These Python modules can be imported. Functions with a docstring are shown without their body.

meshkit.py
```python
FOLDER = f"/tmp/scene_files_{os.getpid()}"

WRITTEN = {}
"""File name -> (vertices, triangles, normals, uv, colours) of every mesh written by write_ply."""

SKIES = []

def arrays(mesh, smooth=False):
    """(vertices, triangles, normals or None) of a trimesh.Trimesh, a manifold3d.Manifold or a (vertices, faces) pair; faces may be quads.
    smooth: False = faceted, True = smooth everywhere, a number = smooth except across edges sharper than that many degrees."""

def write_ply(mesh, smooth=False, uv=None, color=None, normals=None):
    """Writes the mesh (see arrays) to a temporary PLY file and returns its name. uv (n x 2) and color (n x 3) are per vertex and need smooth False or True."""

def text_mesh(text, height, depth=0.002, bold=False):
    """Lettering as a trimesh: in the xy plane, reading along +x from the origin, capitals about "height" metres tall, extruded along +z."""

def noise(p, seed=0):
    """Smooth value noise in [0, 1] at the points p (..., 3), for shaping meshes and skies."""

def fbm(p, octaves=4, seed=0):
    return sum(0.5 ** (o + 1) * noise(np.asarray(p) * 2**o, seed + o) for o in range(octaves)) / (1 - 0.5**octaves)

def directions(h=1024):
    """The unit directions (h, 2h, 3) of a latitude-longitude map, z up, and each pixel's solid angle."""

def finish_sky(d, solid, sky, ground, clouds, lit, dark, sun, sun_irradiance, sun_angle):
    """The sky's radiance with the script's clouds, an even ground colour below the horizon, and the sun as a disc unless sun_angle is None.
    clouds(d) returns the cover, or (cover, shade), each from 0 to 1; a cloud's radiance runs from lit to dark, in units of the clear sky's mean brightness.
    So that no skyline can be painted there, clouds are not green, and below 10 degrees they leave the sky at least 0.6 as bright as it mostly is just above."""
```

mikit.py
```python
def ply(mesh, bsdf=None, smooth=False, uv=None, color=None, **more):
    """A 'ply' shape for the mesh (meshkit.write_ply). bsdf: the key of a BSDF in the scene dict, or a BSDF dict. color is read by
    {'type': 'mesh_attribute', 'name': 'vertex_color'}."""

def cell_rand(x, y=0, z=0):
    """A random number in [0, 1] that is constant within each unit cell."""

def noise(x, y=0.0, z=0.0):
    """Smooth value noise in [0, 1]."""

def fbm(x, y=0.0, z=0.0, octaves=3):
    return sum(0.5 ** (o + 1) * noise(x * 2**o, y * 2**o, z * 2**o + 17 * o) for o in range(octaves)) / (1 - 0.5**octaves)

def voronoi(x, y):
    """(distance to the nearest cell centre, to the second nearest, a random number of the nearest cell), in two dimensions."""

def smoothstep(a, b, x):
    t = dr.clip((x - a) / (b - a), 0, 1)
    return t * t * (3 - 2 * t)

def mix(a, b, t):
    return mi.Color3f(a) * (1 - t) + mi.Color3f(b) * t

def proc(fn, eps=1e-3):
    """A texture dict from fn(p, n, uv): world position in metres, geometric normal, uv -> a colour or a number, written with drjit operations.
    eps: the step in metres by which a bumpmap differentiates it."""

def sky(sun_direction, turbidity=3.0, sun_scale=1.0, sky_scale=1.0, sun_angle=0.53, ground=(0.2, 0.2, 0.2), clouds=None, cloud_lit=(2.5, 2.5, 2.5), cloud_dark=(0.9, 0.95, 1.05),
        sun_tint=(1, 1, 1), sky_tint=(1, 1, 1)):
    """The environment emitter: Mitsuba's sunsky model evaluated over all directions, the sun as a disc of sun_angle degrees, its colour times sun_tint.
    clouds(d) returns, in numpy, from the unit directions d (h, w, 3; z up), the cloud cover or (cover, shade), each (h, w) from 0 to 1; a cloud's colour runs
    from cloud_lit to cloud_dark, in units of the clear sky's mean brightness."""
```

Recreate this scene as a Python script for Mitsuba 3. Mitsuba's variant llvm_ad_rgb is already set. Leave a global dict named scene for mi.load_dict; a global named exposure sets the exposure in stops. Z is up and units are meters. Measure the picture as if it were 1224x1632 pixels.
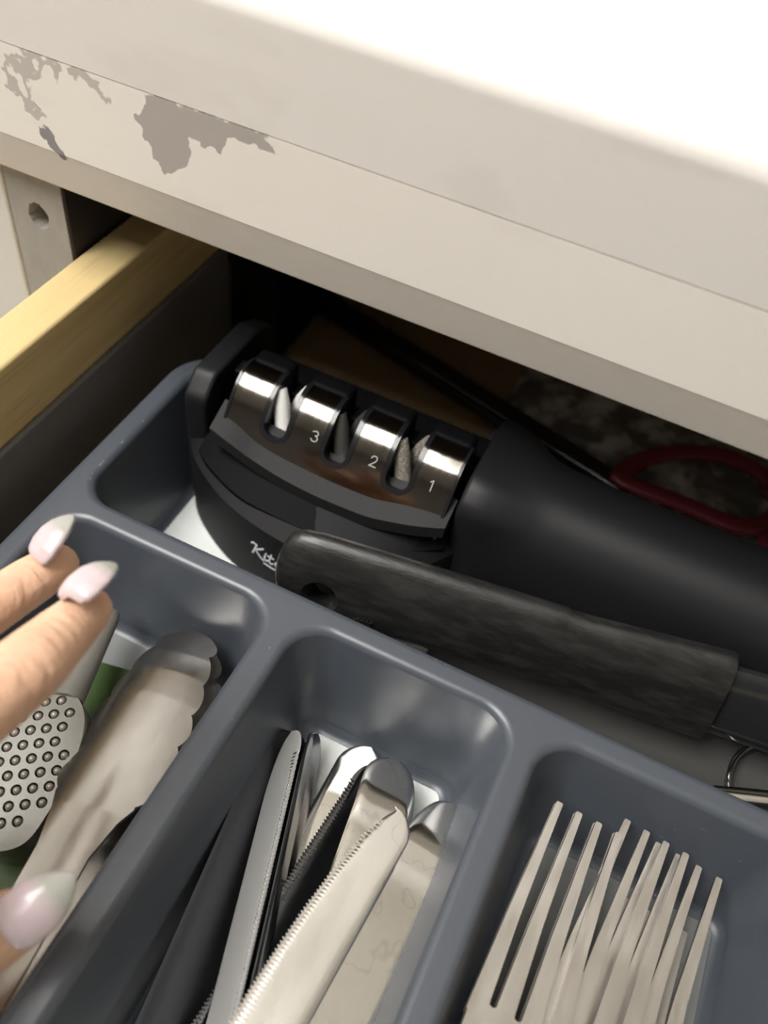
import math, random
import numpy as np
import trimesh, manifold3d
import shapely.geometry as sg
import shapely.ops as so
import drjit as dr
import mitsuba as mi
import mikit
from mikit import proc, fbm, noise, smoothstep, mix
from scipy.interpolate import CubicSpline, PchipInterpolator

T = mi.ScalarTransform4f
rng = random.Random(7)
scene, labels = {}, {}

# ---------------------------------------------------------------- camera (phone held over the open drawer)
scene['camera'] = {
    'type': 'thinlens', 'fov': 46.59, 'fov_axis': 'x', 'near_clip': 0.01, 'far_clip': 20.0,
    'aperture_radius': 0.0019, 'focus_distance': 0.272,
    'to_world': T([[-0.900958, -0.389750, -0.190705, -0.014049], [-0.419124, 0.667965, 0.614946, -0.133913], [-0.112291, 0.633970, -0.765162, 0.286289], [0.000000, 0.000000, 0.000000, 1.000000]])}
exposure = -0.14

# ---------------------------------------------------------------- light: a ceiling lamp of the kitchen
LAMP = 18.5
LAMP_TINT = (1.0, 0.975, 0.93)
LX0, LX1, LY0, LY1 = -1.10, -.30, -1.10, .0

# ---------------------------------------------------------------- materials
def rgb(*c):
    return {'type': 'rgb', 'value': [float(x) for x in c]}
def principled(key, color, rough, spec=0.5, metal=0.0, bump=None, scale=1.0, **kw):
    b = {'type': 'principled', 'base_color': color if isinstance(color, dict) else rgb(*color), 'roughness': rough if isinstance(rough, dict) else float(rough), 'metallic': float(metal), **kw}
    if not metal:
        b['specular'] = float(spec)
    if bump is not None:
        b = {'type': 'bumpmap', 'arbitrary': bump, 'scale': float(scale), 'bsdf': b}
    scene[key] = {'type': 'twosided', 'bsdf': b}
    return key

def dist_poly(x, z, pts):
    """signed distance (negative inside) to a closed outline in the face's own plane"""
    d, s = mi.Float(1e9), mi.Float(1.0)
    n = len(pts)
    for i in range(n):
        ax, az = pts[i]; bx, bz = pts[i - 1]
        ex, ez = bx - ax, bz - az
        wx, wz = x - ax, z - az
        t = dr.clip((wx * ex + wz * ez) / (ex * ex + ez * ez), 0, 1)
        d = dr.minimum(d, dr.square(wx - ex * t) + dr.square(wz - ez * t))
        c1, c2, c3 = z >= az, z < bz, ex * wz > ez * wx
        flip = (c1 & c2 & c3) | (~c1 & ~c2 & ~c3)
        s = dr.select(flip, -s, s)
    return s * dr.sqrt(d)

PEEL = [(-.1665,.1629),(-.1522,.1634),(-.1384,.1636),(-.1287,.1632),(-.1253,.1594),(-.1325,.1602),(-.1404,.1595),(-.1422,.1534),(-.1457,.1541),(-.1528,.1542),(-.1538,.1462),(-.1568,.1427),(-.1620,.1403),(-.1652,.1447),(-.1674,.1508),(-.1705,.1554),(-.1663,.1603)]
PEEL2 = [(-.2197,.1560),(-.2080,.1625),(-.1977,.1645),(-.1873,.1631),(-.1780,.1588),(-.1800,.1578),(-.1880,.1612),(-.1995,.1605),(-.2060,.1560),(-.2075,.1500),(-.2058,.1442),(-.2085,.1432),(-.2105,.1480),(-.2150,.1520)]
PEEL3 = [(-.2075,.1410),(-.2035,.1405),(-.1990,.1352),(-.1975,.1325),(-.2015,.1330),(-.2050,.1370)]

def rail_color(p, n, uv):
    x, z = p.x, p.z
    w = (fbm(x * 420, z * 420, p.y * 90, 3) - .5) * .0042
    d = dist_poly(x, z, PEEL) + w
    d2 = dist_poly(x, z, PEEL2) + (fbm(x * 300 + 9, z * 300, 1, 3) - .42) * .011
    d3 = dist_poly(x, z, PEEL3) + w
    m = 1 - smoothstep(-.0002, .0004, d)
    m2 = (1 - smoothstep(.0011, .0023, dr.abs(d2 + .0012))) * .75
    m3 = 1 - smoothstep(-.0003, .0005, d3)
    smudge = smoothstep(.60, .78, fbm(x * 34, z * 60, 4, 4)) * .16
    base = mix((.85, .815, .755), (.72, .665, .61), smudge)
    base = mix(base, (.43, .40, .37), dr.maximum(m, m2))
    return mix(base, (.28, .26, .27), m3)
def slab_color(p, n, uv):
    smudge = smoothstep(.58, .80, fbm(p.x * 30 + 3, p.y * 30, p.z * 55, 4)) * .22
    return mix((.79, .765, .73), (.60, .56, .52), smudge)
principled('slab_paint', proc(slab_color), .42, .4)
principled('rail_paint', proc(rail_color), .5, .3)

def wood_color(p, n, uv):
    g = fbm(p.x * 240, p.y * 16, p.z * 240, 3)
    r = noise(p.x * 900 + g * 6, p.y * 40, p.z * 900)
    return mix(mix((.56, .42, .19), (.70, .55, .29), g), (.44, .30, .12), smoothstep(.62, .9, r) * .35)
principled('pine', proc(wood_color), .42, .45)
def hardboard(p, n, uv):
    return mix((.23, .165, .09), (.30, .215, .12), fbm(p.x * 60, p.y * 60, p.z * 60, 3))
principled('hardboard', proc(hardboard), .6, .3)
principled('cabinet_white', (.74, .72, .68), .45, .4)
def raw_edge(p, n, uv):
    return mix((.36, .34, .31), (.43, .41, .37), fbm(p.x * 300, p.y * 300, p.z * 120, 3))
principled('panel_edge', proc(raw_edge), .6, .3)
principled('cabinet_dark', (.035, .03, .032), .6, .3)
principled('chipboard', (.30, .22, .15), .9, .1)
principled('wall_paint', (.66, .64, .61), .8, .2)
principled('wall_white', (.84, .83, .80), .8, .2)
principled('wall_dark', (.20, .19, .18), .8, .2)  # unseen front wall kept dark in place of the person blocking light there
principled('floor_tile', (.20, .18, .16), .4, .4)

def tray_scratch(p, n, uv):
    return noise(p.x * 1500, p.y * 1500, p.z * 1500) * .00001
def tray_color(p, n, uv):
    sp = smoothstep(.93, .97, noise(p.x * 900, p.y * 900, p.z * 900)) * smoothstep(.6, .8, noise(p.x * 60, p.y * 60, p.z * 60))
    return mix((.070, .080, .098), (.5, .5, .5), sp * .5)
principled('tray_plastic', proc(tray_color), .34, .6, bump=proc(tray_scratch, 2e-4))
principled('liner_plastic', (.15, .152, .155), .5, .4)
principled('pad_white', (.70, .73, .72), .5, .4)
principled('pad_grey', (.17, .178, .18), .45, .4)

principled('black_satin', (.008, .008, .0095), .55, .14)
principled('black_matte', (.004, .004, .005), .6, .08)
principled('black_soft', (.010, .0105, .0125), .50, .36)
principled('black_gloss', (.010, .010, .012), .16, .5)
principled('skirt_plastic', (.020, .020, .021), .50, .14)
principled('print_white', (.72, .74, .80), .6, .2)
principled('digit_grey', (.34, .34, .33), .4, .5)
def steel_rough(p, n, uv):
    return .10 + .05 * noise(p.x * 2500, p.y * 60, p.z * 60)
principled('sharpener_steel', (.17, .155, .138), proc(steel_rough), metal=1.0)
principled('ceramic_white', (.82, .81, .79), .5, .4)
def grit(p, n, uv):
    return mix((.16, .145, .12), (.34, .31, .26), smoothstep(.45, .7, noise(p.x * 2600, p.y * 2600, p.z * 2600)))
principled('rod_grit', proc(grit), .6, .4)
principled('rod_dark', (.05, .047, .045), .35, .5)

def handle_color(p, n, uv):
    w = fbm(p.x * 90, p.y * 300, p.z * 300, 4)
    s = smoothstep(.62, .75, noise(p.x * 260, p.y * 900, p.z * 900))
    return mix((.011, .011, .011), (.036, .035, .034), smoothstep(.35, .75, w) * .5 + s * .12)
def handle_bump(p, n, uv):
    return noise(p.x * 500, p.y * 2600, p.z * 2600) * .00004
principled('handle_plastic', proc(handle_color), .36, .55, bump=proc(handle_bump, 1e-4))

def blade_rough(p, n, uv):
    return .17 + .16 * fbm(p.x * 260, p.y * 40, p.z * 260, 3)
def blade_tint(p, n, uv):
    a = fbm(p.x * 70, p.y * 45, p.z * 70, 4)
    stain = smoothstep(.012, .0, dr.abs(a - .52)) * .35
    s = smoothstep(.70, .85, noise(p.x * 1400 + p.y * 500, p.y * 60, p.z * 900))
    return mix(mix((.86, .845, .81), (.52, .49, .44), stain * .8), (.92, .88, .80), s * .4)
principled('knife_steel', proc(blade_tint), proc(blade_rough), metal=1.0)
principled('knife_polished', proc(blade_tint), .09, metal=1.0)
def fork_rough(p, n, uv):
    return .27 + .14 * noise(p.x * 900, p.y * 90, p.z * 900)
principled('fork_steel', (.70, .67, .635), proc(fork_rough), metal=1.0)
def tongs_tint(p, n, uv):
    a = fbm(p.x * 120, p.y * 60, p.z * 120, 4)
    s = smoothstep(.72, .8, noise(p.x * 700, p.y * 250, p.z * 700))
    return mix(mix((.52, .50, .48), (.66, .635, .605), a), (.55, .52, .50), s * .0)
principled('tongs_steel', proc(tongs_tint), proc(lambda p, n, uv: .18 + .12 * fbm(p.x * 400, p.y * 150, p.z * 400, 3)), metal=1.0)
principled('cast_metal', (.205, .198, .178), .42, metal=.35)
principled('peg_metal', (.46, .43, .40), .4, metal=.5)
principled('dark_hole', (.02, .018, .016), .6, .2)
principled('green_plastic', (.032, .068, .010), .45, .4)
principled('red_plastic', (.17, .018, .028), .4, .45)
principled('chrome', (.80, .79, .77), .10, metal=1.0)
principled('smoke_plastic', (.018, .019, .021), .12, .55)
def bag_color(p, n, uv):
    a = fbm(p.x * 90, p.y * 90, p.z * 90, 4)
    return mix((.13, .13, .125), (.50, .50, .48), smoothstep(.42, .72, a))
principled('grey_film', proc(bag_color), .35, .5)

def skin_color(p, n, uv):
    a = fbm(p.x * 120, p.y * 120, p.z * 120, 3)
    b = fbm(p.x * 900, p.y * 900, p.z * 900, 2)
    return mix(mix((.70, .41, .275), (.80, .53, .37), a), (.62, .31, .22), smoothstep(.6, .8, b) * .25)
FD = (-.07, .79, -.61)
def skin_bump(p, n, uv):
    s = p.x * FD[0] + p.y * FD[1] + p.z * FD[2]
    w = fbm(s * 700 + noise(p.x * 220, p.y * 220, p.z * 220) * 2.2, p.x * 130 - p.y * 130, 3, 3)
    return w * .00060 + fbm(p.x * 1500, p.y * 1500, p.z * 1500, 2) * .00006
principled('skin', proc(skin_color), .46, .4, bump=proc(skin_bump, 2e-4), sheen=0.2)
scene['nail_gel'] = {'type': 'twosided', 'bsdf': {'type': 'principled', 'base_color': {'type': 'mesh_attribute', 'name': 'vertex_color'}, 'roughness': .22, 'specular': .5, 'clearcoat': .6, 'clearcoat_gloss': .9}}

# ---------------------------------------------------------------- naming
def label(key, text, cat=None, group=None, kind=None):
    d = {'label': text}
    if cat: d['category'] = cat
    if group: d['group'] = group
    if kind: d['kind'] = kind
    labels[key] = d
def put(key, mesh, bsdf, smooth=35, **kw):
    if key in scene:
        i = 1
        while f'{key}_{i:03d}' in scene: i += 1
        key = f'{key}_{i:03d}'
    scene[key] = mikit.ply(mesh, bsdf, smooth=smooth, **kw)
    return key

# ---------------------------------------------------------------- mesh helpers
def A(*p): return np.array(p, float)
def smooth(a, b, x):
    t = min(max((x - a) / (b - a), 0), 1); return t * t * (3 - 2 * t)
def unit(v):
    v = np.asarray(v, float); return v / np.linalg.norm(v)
def box(x0, x1, y0, y1, z0, z1, r=0.0):
    if r <= 0:
        return manifold3d.Manifold.cube([x1 - x0, y1 - y0, z1 - z0]).translate([x0, y0, z0])
    s = manifold3d.Manifold.sphere(r, 16)
    return manifold3d.Manifold.batch_hull([s.translate([a, b, c]) for a in (x0 + r, x1 - r) for b in (y0 + r, y1 - r) for c in (z0 + r, z1 - r)])
def tm(man):
    m = man.to_mesh()
    return trimesh.Trimesh(m.vert_properties[:, :3], m.tri_verts, process=False)
def join(*ms):
    m = trimesh.util.concatenate([tm(x) if hasattr(x, 'to_mesh') else x for x in ms])
    m.merge_vertices()
    return m
def loft(rings, cap0=True, cap1=True, closed=True):
    """rings: list of (n,3) arrays"""
    n = len(rings[0]); v = np.vstack(rings); f = []
    m = n if closed else n - 1
    for k in range(len(rings) - 1):
        a, b = k * n, (k + 1) * n
        for i in range(m):
            j = (i + 1) % n
            f += [[a + i, a + j, b + j], [a + i, b + j, b + i]]
    v = list(v)
    for on, k in ((cap0, 0), (cap1, len(rings) - 1)):
        if on:
            c = len(v); v.append(np.mean(rings[k], 0)); a = k * n
            for i in range(n):
                j = (i + 1) % n
                f.append([a + j, a + i, c] if k == 0 else [a + i, a + j, c])
    mesh = trimesh.Trimesh(np.array(v), np.array(f), process=False)
    return mesh
def tube(pts, radii, n=20, up=(0, 0, 1), squash=1.0, power=1.0):
    """a rounded bar along the points; squash is the height over the width of its section, across 'up'"""
    pts = np.asarray(pts, float); rings = []
    rad = np.broadcast_to(np.asarray(radii, float), (len(pts),))
    for i, p in enumerate(pts):
        t = unit(pts[min(i + 1, len(pts) - 1)] - pts[max(i - 1, 0)])
        s = unit(np.cross(up, t)); u = np.cross(t, s)
        a = np.arange(n) / n * 2 * math.pi
        c, d = np.cos(a), np.sin(a)
        c, d = np.sign(c) * abs(c) ** power, np.sign(d) * abs(d) ** power
        rings.append(p + rad[i] * (c[:, None] * s + squash * d[:, None] * u))
    return loft(rings)
def rounded_rect(x0, x1, y0, y1, r, z, n=10):
    pts = []
    for cx, cy, a0 in ((x1 - r, y1 - r, 0), (x0 + r, y1 - r, 90), (x0 + r, y0 + r, 180), (x1 - r, y0 + r, 270)):
        for k in range(n + 1):
            a = math.radians(a0 + 90 * k / n)
            pts.append((cx + r * math.cos(a), cy + r * math.sin(a), z))
    return np.array(pts)
def extrude_warp(poly, h, refine, fn=None):
    """a shapely outline in (u, w) extruded by h, refined, then bent by fn(n,3 -> n,3)"""
    polys = getattr(poly, 'geoms', [poly]); out = []
    for g in polys:
        loops = [np.array(g.exterior.coords)[:-1]] + [np.array(i.coords)[:-1] for i in g.interiors]
        cs = manifold3d.CrossSection([l.tolist() for l in loops], manifold3d.FillRule.EvenOdd)
        m = manifold3d.Manifold.extrude(cs, h)
        if refine: m = m.refine_to_length(refine)
        t = tm(m)
        if fn is not None: t.vertices = fn(np.array(t.vertices))
        out.append(t)
    m = trimesh.util.concatenate(out); m.merge_vertices()
    return m
def smooth_poly(pts, r):
    return sg.Polygon(pts).buffer(r, 12).buffer(-2 * r, 12).buffer(r, 12)
def stroke(paths, w):
    return so.unary_union([sg.LineString(p).buffer(w / 2, 6) for p in paths])
def curve(pts, n):
    pts = np.asarray(pts, float); t = np.r_[0, np.cumsum(np.linalg.norm(np.diff(pts, axis=0), axis=1))]
    return CubicSpline(t, pts)(np.linspace(0, t[-1], n))
def frame(o, ax, nrm):
    """maps (along, across, out) onto the axis ax, its side and the surface's normal"""
    L = unit(ax); N = np.asarray(nrm, float); N = unit(N - L * (N @ L)); W = np.cross(N, L)
    return lambda v: np.asarray(o) + v[:, :1] * L + v[:, 1:2] * W + v[:, 2:3] * N

# ================================================================ the room
RX0, RX1, RY0, RY1, RZ0, RZ1 = -1.7, 1.7, -2.3, .70, -.88, 1.60
for key, b in {'floor': (RX0, RX1, RY0, RY1, RZ0 - .02, RZ0), 'ceiling': (RX0, RX1, RY0, RY1, RZ1, RZ1 + .02),
               'wall_back': (RX0, RX1, RY1, RY1 + .02, RZ0, RZ1), 'wall_front': (RX0, RX1, RY0 - .02, RY0, RZ0, RZ1),
               'wall_left': (RX0 - .02, RX0, RY0, RY1, RZ0, RZ1), 'wall_right': (RX1, RX1 + .02, RY0, RY1, RZ0, RZ1)}.items():
    put(key, tm(box(*b)), 'floor_tile' if key == 'floor' else 'wall_dark' if key == 'wall_front' else 'wall_white' if key in ('wall_back', 'ceiling') else 'wall_paint', smooth=False)
    label(key, {'floor': 'brown tiled kitchen floor', 'ceiling': 'plain ceiling of the kitchen'}.get(key, 'plain painted kitchen wall'), kind='structure')
lamp = trimesh.Trimesh(*(np.array([[LX0, LY0, 1.592], [LX1, LY0, 1.592], [LX1, LY1, 1.592], [LX0, LY1, 1.592]]), np.array([[0, 2, 1], [0, 3, 2]])), process=False)
scene['ceiling_lamp__diffuser'] = {**mikit.ply(lamp, 'pad_white', smooth=False), 'emitter': {'type': 'area', 'radiance': rgb(*[LAMP * c for c in LAMP_TINT])}}
put('ceiling_lamp__frame', join(box(LX0 - .02, LX1 + .02, LY0 - .02, LY0, 1.58, 1.6), box(LX0 - .02, LX1 + .02, LY1, LY1 + .02, 1.58, 1.6), box(LX0 - .02, LX0, LY0, LY1, 1.58, 1.6), box(LX1, LX1 + .02, LY0, LY1, 1.58, 1.6)), 'cabinet_white', smooth=False)
label('ceiling_lamp', 'flat rectangular white ceiling lamp over the counter', 'lamp')

# ---------------------------------------------------------------- countertop, its front rail and the cabinet below
YF, ZS, ZT = .068, .1637, .1980
def profile_x(prof, x0, x1, nx=2):
    rings = [np.array([[x, y, z] for y, z in prof]) for x in np.linspace(x0, x1, nx)]
    return loft(rings)
r = .0065
prof = [(YF, ZS)] + [(YF + r - r * math.cos(a), ZT - r + r * math.sin(a)) for a in np.linspace(0, math.pi / 2, 9)] + [(.69, ZT), (.69, ZS)]
put('countertop', profile_x(prof, -1.5, 1.5), 'slab_paint', 30)
label('countertop', 'white painted worktop with rounded front edge over the drawer', 'countertop')
prof = [(YF + .0062, .1168), (YF + .0052, .1180), (YF + .0006, .1325), (YF, .1340), (YF, ZS - .0003), (YF + .0115, ZS - .0003), (YF + .0115, .1168)]
put('countertop__front_rail', profile_x(prof, -1.5, 1.5), 'rail_paint', 20)
label('countertop__front_rail', 'white front rail with grey patches of peeled paint')

hole = sg.Polygon([(-.2262 + (.0041 + .0007 * rng.random()) * math.cos(a), .0965 + (.0048 + .0007 * rng.random()) * math.sin(a)) for a in np.linspace(0, 2 * math.pi, 30)[:-1]])
hm = extrude_warp(hole, .014, None, lambda v: np.c_[v[:, 0], .0795 + v[:, 2], v[:, 1]])
hman = manifold3d.Manifold(manifold3d.Mesh(hm.vertices.astype(np.float32), hm.faces[:, ::-1].astype(np.uint32)))
if hman.volume() < 0: hman = manifold3d.Manifold(manifold3d.Mesh(hm.vertices.astype(np.float32), hm.faces.astype(np.uint32)))
side = box(-.2385, -.2143, .080, .66, -.78, .1632) - hman
put('cabinet__side_panel', tm(side), 'panel_edge', False)
label('cabinet__side_panel', 'grey cabinet side panel with a drilled hole in its front edge')
put('cabinet__side_panel', tm(box(.262, .286, .080, .66, -.78, .1632)), 'panel_edge', False)
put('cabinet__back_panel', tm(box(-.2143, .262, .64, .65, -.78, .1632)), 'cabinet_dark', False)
put('cabinet__shade_sheet', tm(box(-.2142, -.2132, .0806, .64, -.2, .1632)), 'cabinet_dark', False)  # near-black sheet added to give the shade in the gap beside the drawer
put('cabinet__bottom_panel', tm(box(-.2143, .262, .09, .64, -.78, -.76)), 'cabinet_white', False)
label('cabinet', 'kitchen cabinet under the white worktop that holds the open drawer', 'cabinet')
put('cabinet__front_panel', tm(box(-.80, -.2392, .0795, .098, -.20, .114, .0012)), 'cabinet_white', 30)
label('cabinet__front_panel', 'white front panel left of the drilled edge')

# ---------------------------------------------------------------- drawer
put('drawer__side_panel', tm(box(-.2122, -.1952, -.270, .240, -.012, .085, .0015)), 'pine', 30)
label('drawer__side_panel', 'yellow pine drawer side')
put('drawer__side_panel', tm(box(.235, .252, -.270, .240, -.012, .085, .0015)), 'pine', 30)
put('drawer__bottom', tm(box(-.1952, .235, -.270, .240, -.004, 0)), 'hardboard', False)
label('drawer__bottom', 'brown hardboard drawer bottom')
put('drawer__back_panel', tm(box(-.1952, .235, .228, .240, 0, .075)), 'hardboard', False)
put('drawer__front_panel', tm(box(-.235, .275, -.290, -.270, -.03, .105, .002)), 'cabinet_white', 30)
put('drawer__liner_strip', tm(box(-.1952, -.1925, -.26, .228, .0006, .0570, .0012)), 'liner_plastic', 30)  # liner; its lower part is added to darken the shaded gap beside the tray
label('drawer__liner_strip', 'dark grey strip along the inner side')
label('drawer', 'open wooden drawer with a pine side pulled out under the worktop', 'drawer')

# ---------------------------------------------------------------- cutlery tray
ZR, ZB = .048, .0028
comps = [(-.170, -.0845, -.250, .0075), (-.0797, -.0022, -.250, .0075), (.0022, .0900, -.250, .0075), (.0945, .1700, -.250, .0075), (-.170, .170, .0108, .0925)]
def wall_profile():
    R, dr_ = .0030, math.radians(11); p = []
    for k in range(7):
        a = k / 6 * (math.pi / 2 - dr_)
        p.append((R * math.sin(a), -R * (1 - math.cos(a))))
    d0, z0 = p[-1]; F = .0045
    zf = ZB - ZR
    zend = zf + F * (1 - math.sin(dr_))
    d1 = d0 + (z0 - zend) * math.tan(dr_)
    p.append(((d0 + d1) / 2, (z0 + zend) / 2)); p.append((d1, zend))
    cx = d1 + F * math.cos(dr_)
    for k in range(1, 6):
        a = dr_ + k / 5 * (math.pi / 2 - dr_)
        p.append((cx - F * math.cos(a), zf + F * (1 - math.sin(a))))
    return p
meshes = []
inner = []
for (x0, x1, y0, y1) in comps:
    R0 = .0135
    rings = []
    for d, z in wall_profile():
        rr = max(R0 - d * .62, .0045)
        rings.append(rounded_rect(x0 + d, x1 - d, y0 + d, y1 - d, rr, ZR + z))
    m = loft(rings, False, True); m.invert(); meshes.append(m)
    inner.append(rings[0][:, :2])
outer = rounded_rect(-.1735, .1735, -.2535, .0955, .017, ZR)
rings = [outer]
for k in range(1, 7):
    a = k / 6 * math.radians(86); o = .0025 * math.sin(a)
    rings.append(rounded_rect(-.1735 - o, .1735 + o, -.2535 - o, .0955 + o, .017 + o, ZR - .0025 * (1 - math.cos(a))))
rings.append(rounded_rect(-.176, .176, -.256, .098, .0195, ZR - .006))
rings.append(rounded_rect(-.172, .172, -.252, .094, .0165, .002))
rings.append(rounded_rect(-.170, .170, -.250, .092, .0155, .0004))
m = loft(rings, False, True); m.invert(); meshes.append(m)
poly = sg.Polygon(outer[:, :2], [i for i in inner])
v2, f2 = trimesh.creation.triangulate_polygon(poly, engine='earcut')
flat = trimesh.Trimesh(np.c_[v2, np.full(len(v2), ZR)], f2, process=False)
meshes.append(flat)
for m in meshes:
    pass
tray = trimesh.util.concatenate(meshes); tray.merge_vertices(digits_vertex=7); tray.fix_normals()
put('cutlery_tray', tray, 'tray_plastic', 40)
label('cutlery_tray', 'dark grey plastic cutlery tray with rounded compartments inside the drawer', 'cutlery tray')
for (x0, x1, y0, y1) in comps:
    g = .0145
    pad = sg.box(x0 + g, y0 + g, x1 - g, y1 - g).buffer(-.003).buffer(.003, 6)
    k = put('cutlery_tray__floor_pad', extrude_warp(pad, .0012, None, lambda v: v + A(0, 0, ZB - .0002)), 'pad_white' if (x0, y0) in ((-.0797, -.250), (-.170, .0108)) else 'pad_grey', False)
    labels[k] = {'label': 'pale floor pad of a compartment' if (x0, y0) in ((-.0797, -.250), (-.170, .0108)) else 'grey floor pad of a compartment'}

# ================================================================ knife sharpener
SH = 'knife_sharpener'
Efun = PchipInterpolator(A(-.158, -.1505, -.141, -.1268, -.1149, -.1009, -.090, -.078, -.066, -.054, -.048, -.0435, -.040), A(.066, .0555, .0482, .0409, .0375, .0354, .0350, .0362, .0402, .0500, .0585, .0655, .068))
xs = np.linspace(-.1555, -.0435, 41)
pl = sg.Polygon([(x, float(Efun(x))) for x in xs] + [(-.0435, .112), (-.1555, .112)])
def base_warp(v):
    v = v.copy(); e = Efun(np.clip(v[:, 0], -.157, -.041))
    top = v[:, 2] > .02
    v[top, 2] += np.clip(v[top, 1] - e[top], 0, .02) * .45
    low = v[:, 2] <= .02
    return v
base = extrude_warp(pl.buffer(-.0012).buffer(.0012, 6), .0335, .004, lambda v: base_warp(v + A(0, 0, .0042)))
put(SH + '__base', base, 'black_satin', 30)
label(SH + '__base', 'black base with white script lettering')
# end plates (arched cheeks)
cheek = smooth_poly([(.0615, .0040), (.0612, .0600), (.0690, .0672), (.1000, .0668), (.1130, .0600), (.1130, .0040)], .0035)
def cheek_at(x0, t):
    m = extrude_warp(cheek, t, None, lambda v: np.c_[v[:, 2] + x0, v[:, 0], v[:, 1]])
    return m
c1 = sg.Polygon(cheek.exterior.coords)
def cheek_loft(x0, x1):
    e = .0016; rings = []
    for x, o in ((x0, -e), (x0 + .3 * e, -.45 * e), (x0 + e, 0), (x1 - e, 0), (x1 - .3 * e, -.45 * e), (x1, -e)):
        q = c1.buffer(o, 8) if o else c1
        ring = np.array([q.exterior.interpolate(t, normalized=True).coords[0] for t in np.linspace(0, 1, 121)[:-1]])
        k = np.argmin(ring[:, 0] + 2 * ring[:, 1]); ring = np.roll(ring, -k, 0)
        rings.append(np.c_[np.full(len(ring), x), ring])
    return loft(rings)
put(SH + '__end_plate', cheek_loft(-.1570, -.1475), 'black_soft', 40)
# recessed plinth under the steel cover
Dfun = PchipInterpolator(A(-.150, -.141, -.117, -.100, -.087, -.061, -.050), A(.058, .0508, .0424, .0417, .0432, .0512, .0585))
xs = np.linspace(-.1478, -.0498, 35)
pl = sg.Polygon([(x, float(Dfun(x))) for x in xs] + [(-.0498, .105), (-.1478, .105)])
def plinth_warp(v):
    v = v + A(0, 0, .034); e = Dfun(np.clip(v[:, 0], -.150, -.050)); top = v[:, 2] > .038
    v[top, 2] += np.clip(v[top, 1] - e[top], 0, .010) * .42
    return v
put(SH + '__plinth', extrude_warp(pl, .0070, .004, plinth_warp), 'black_matte', 25)
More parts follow.
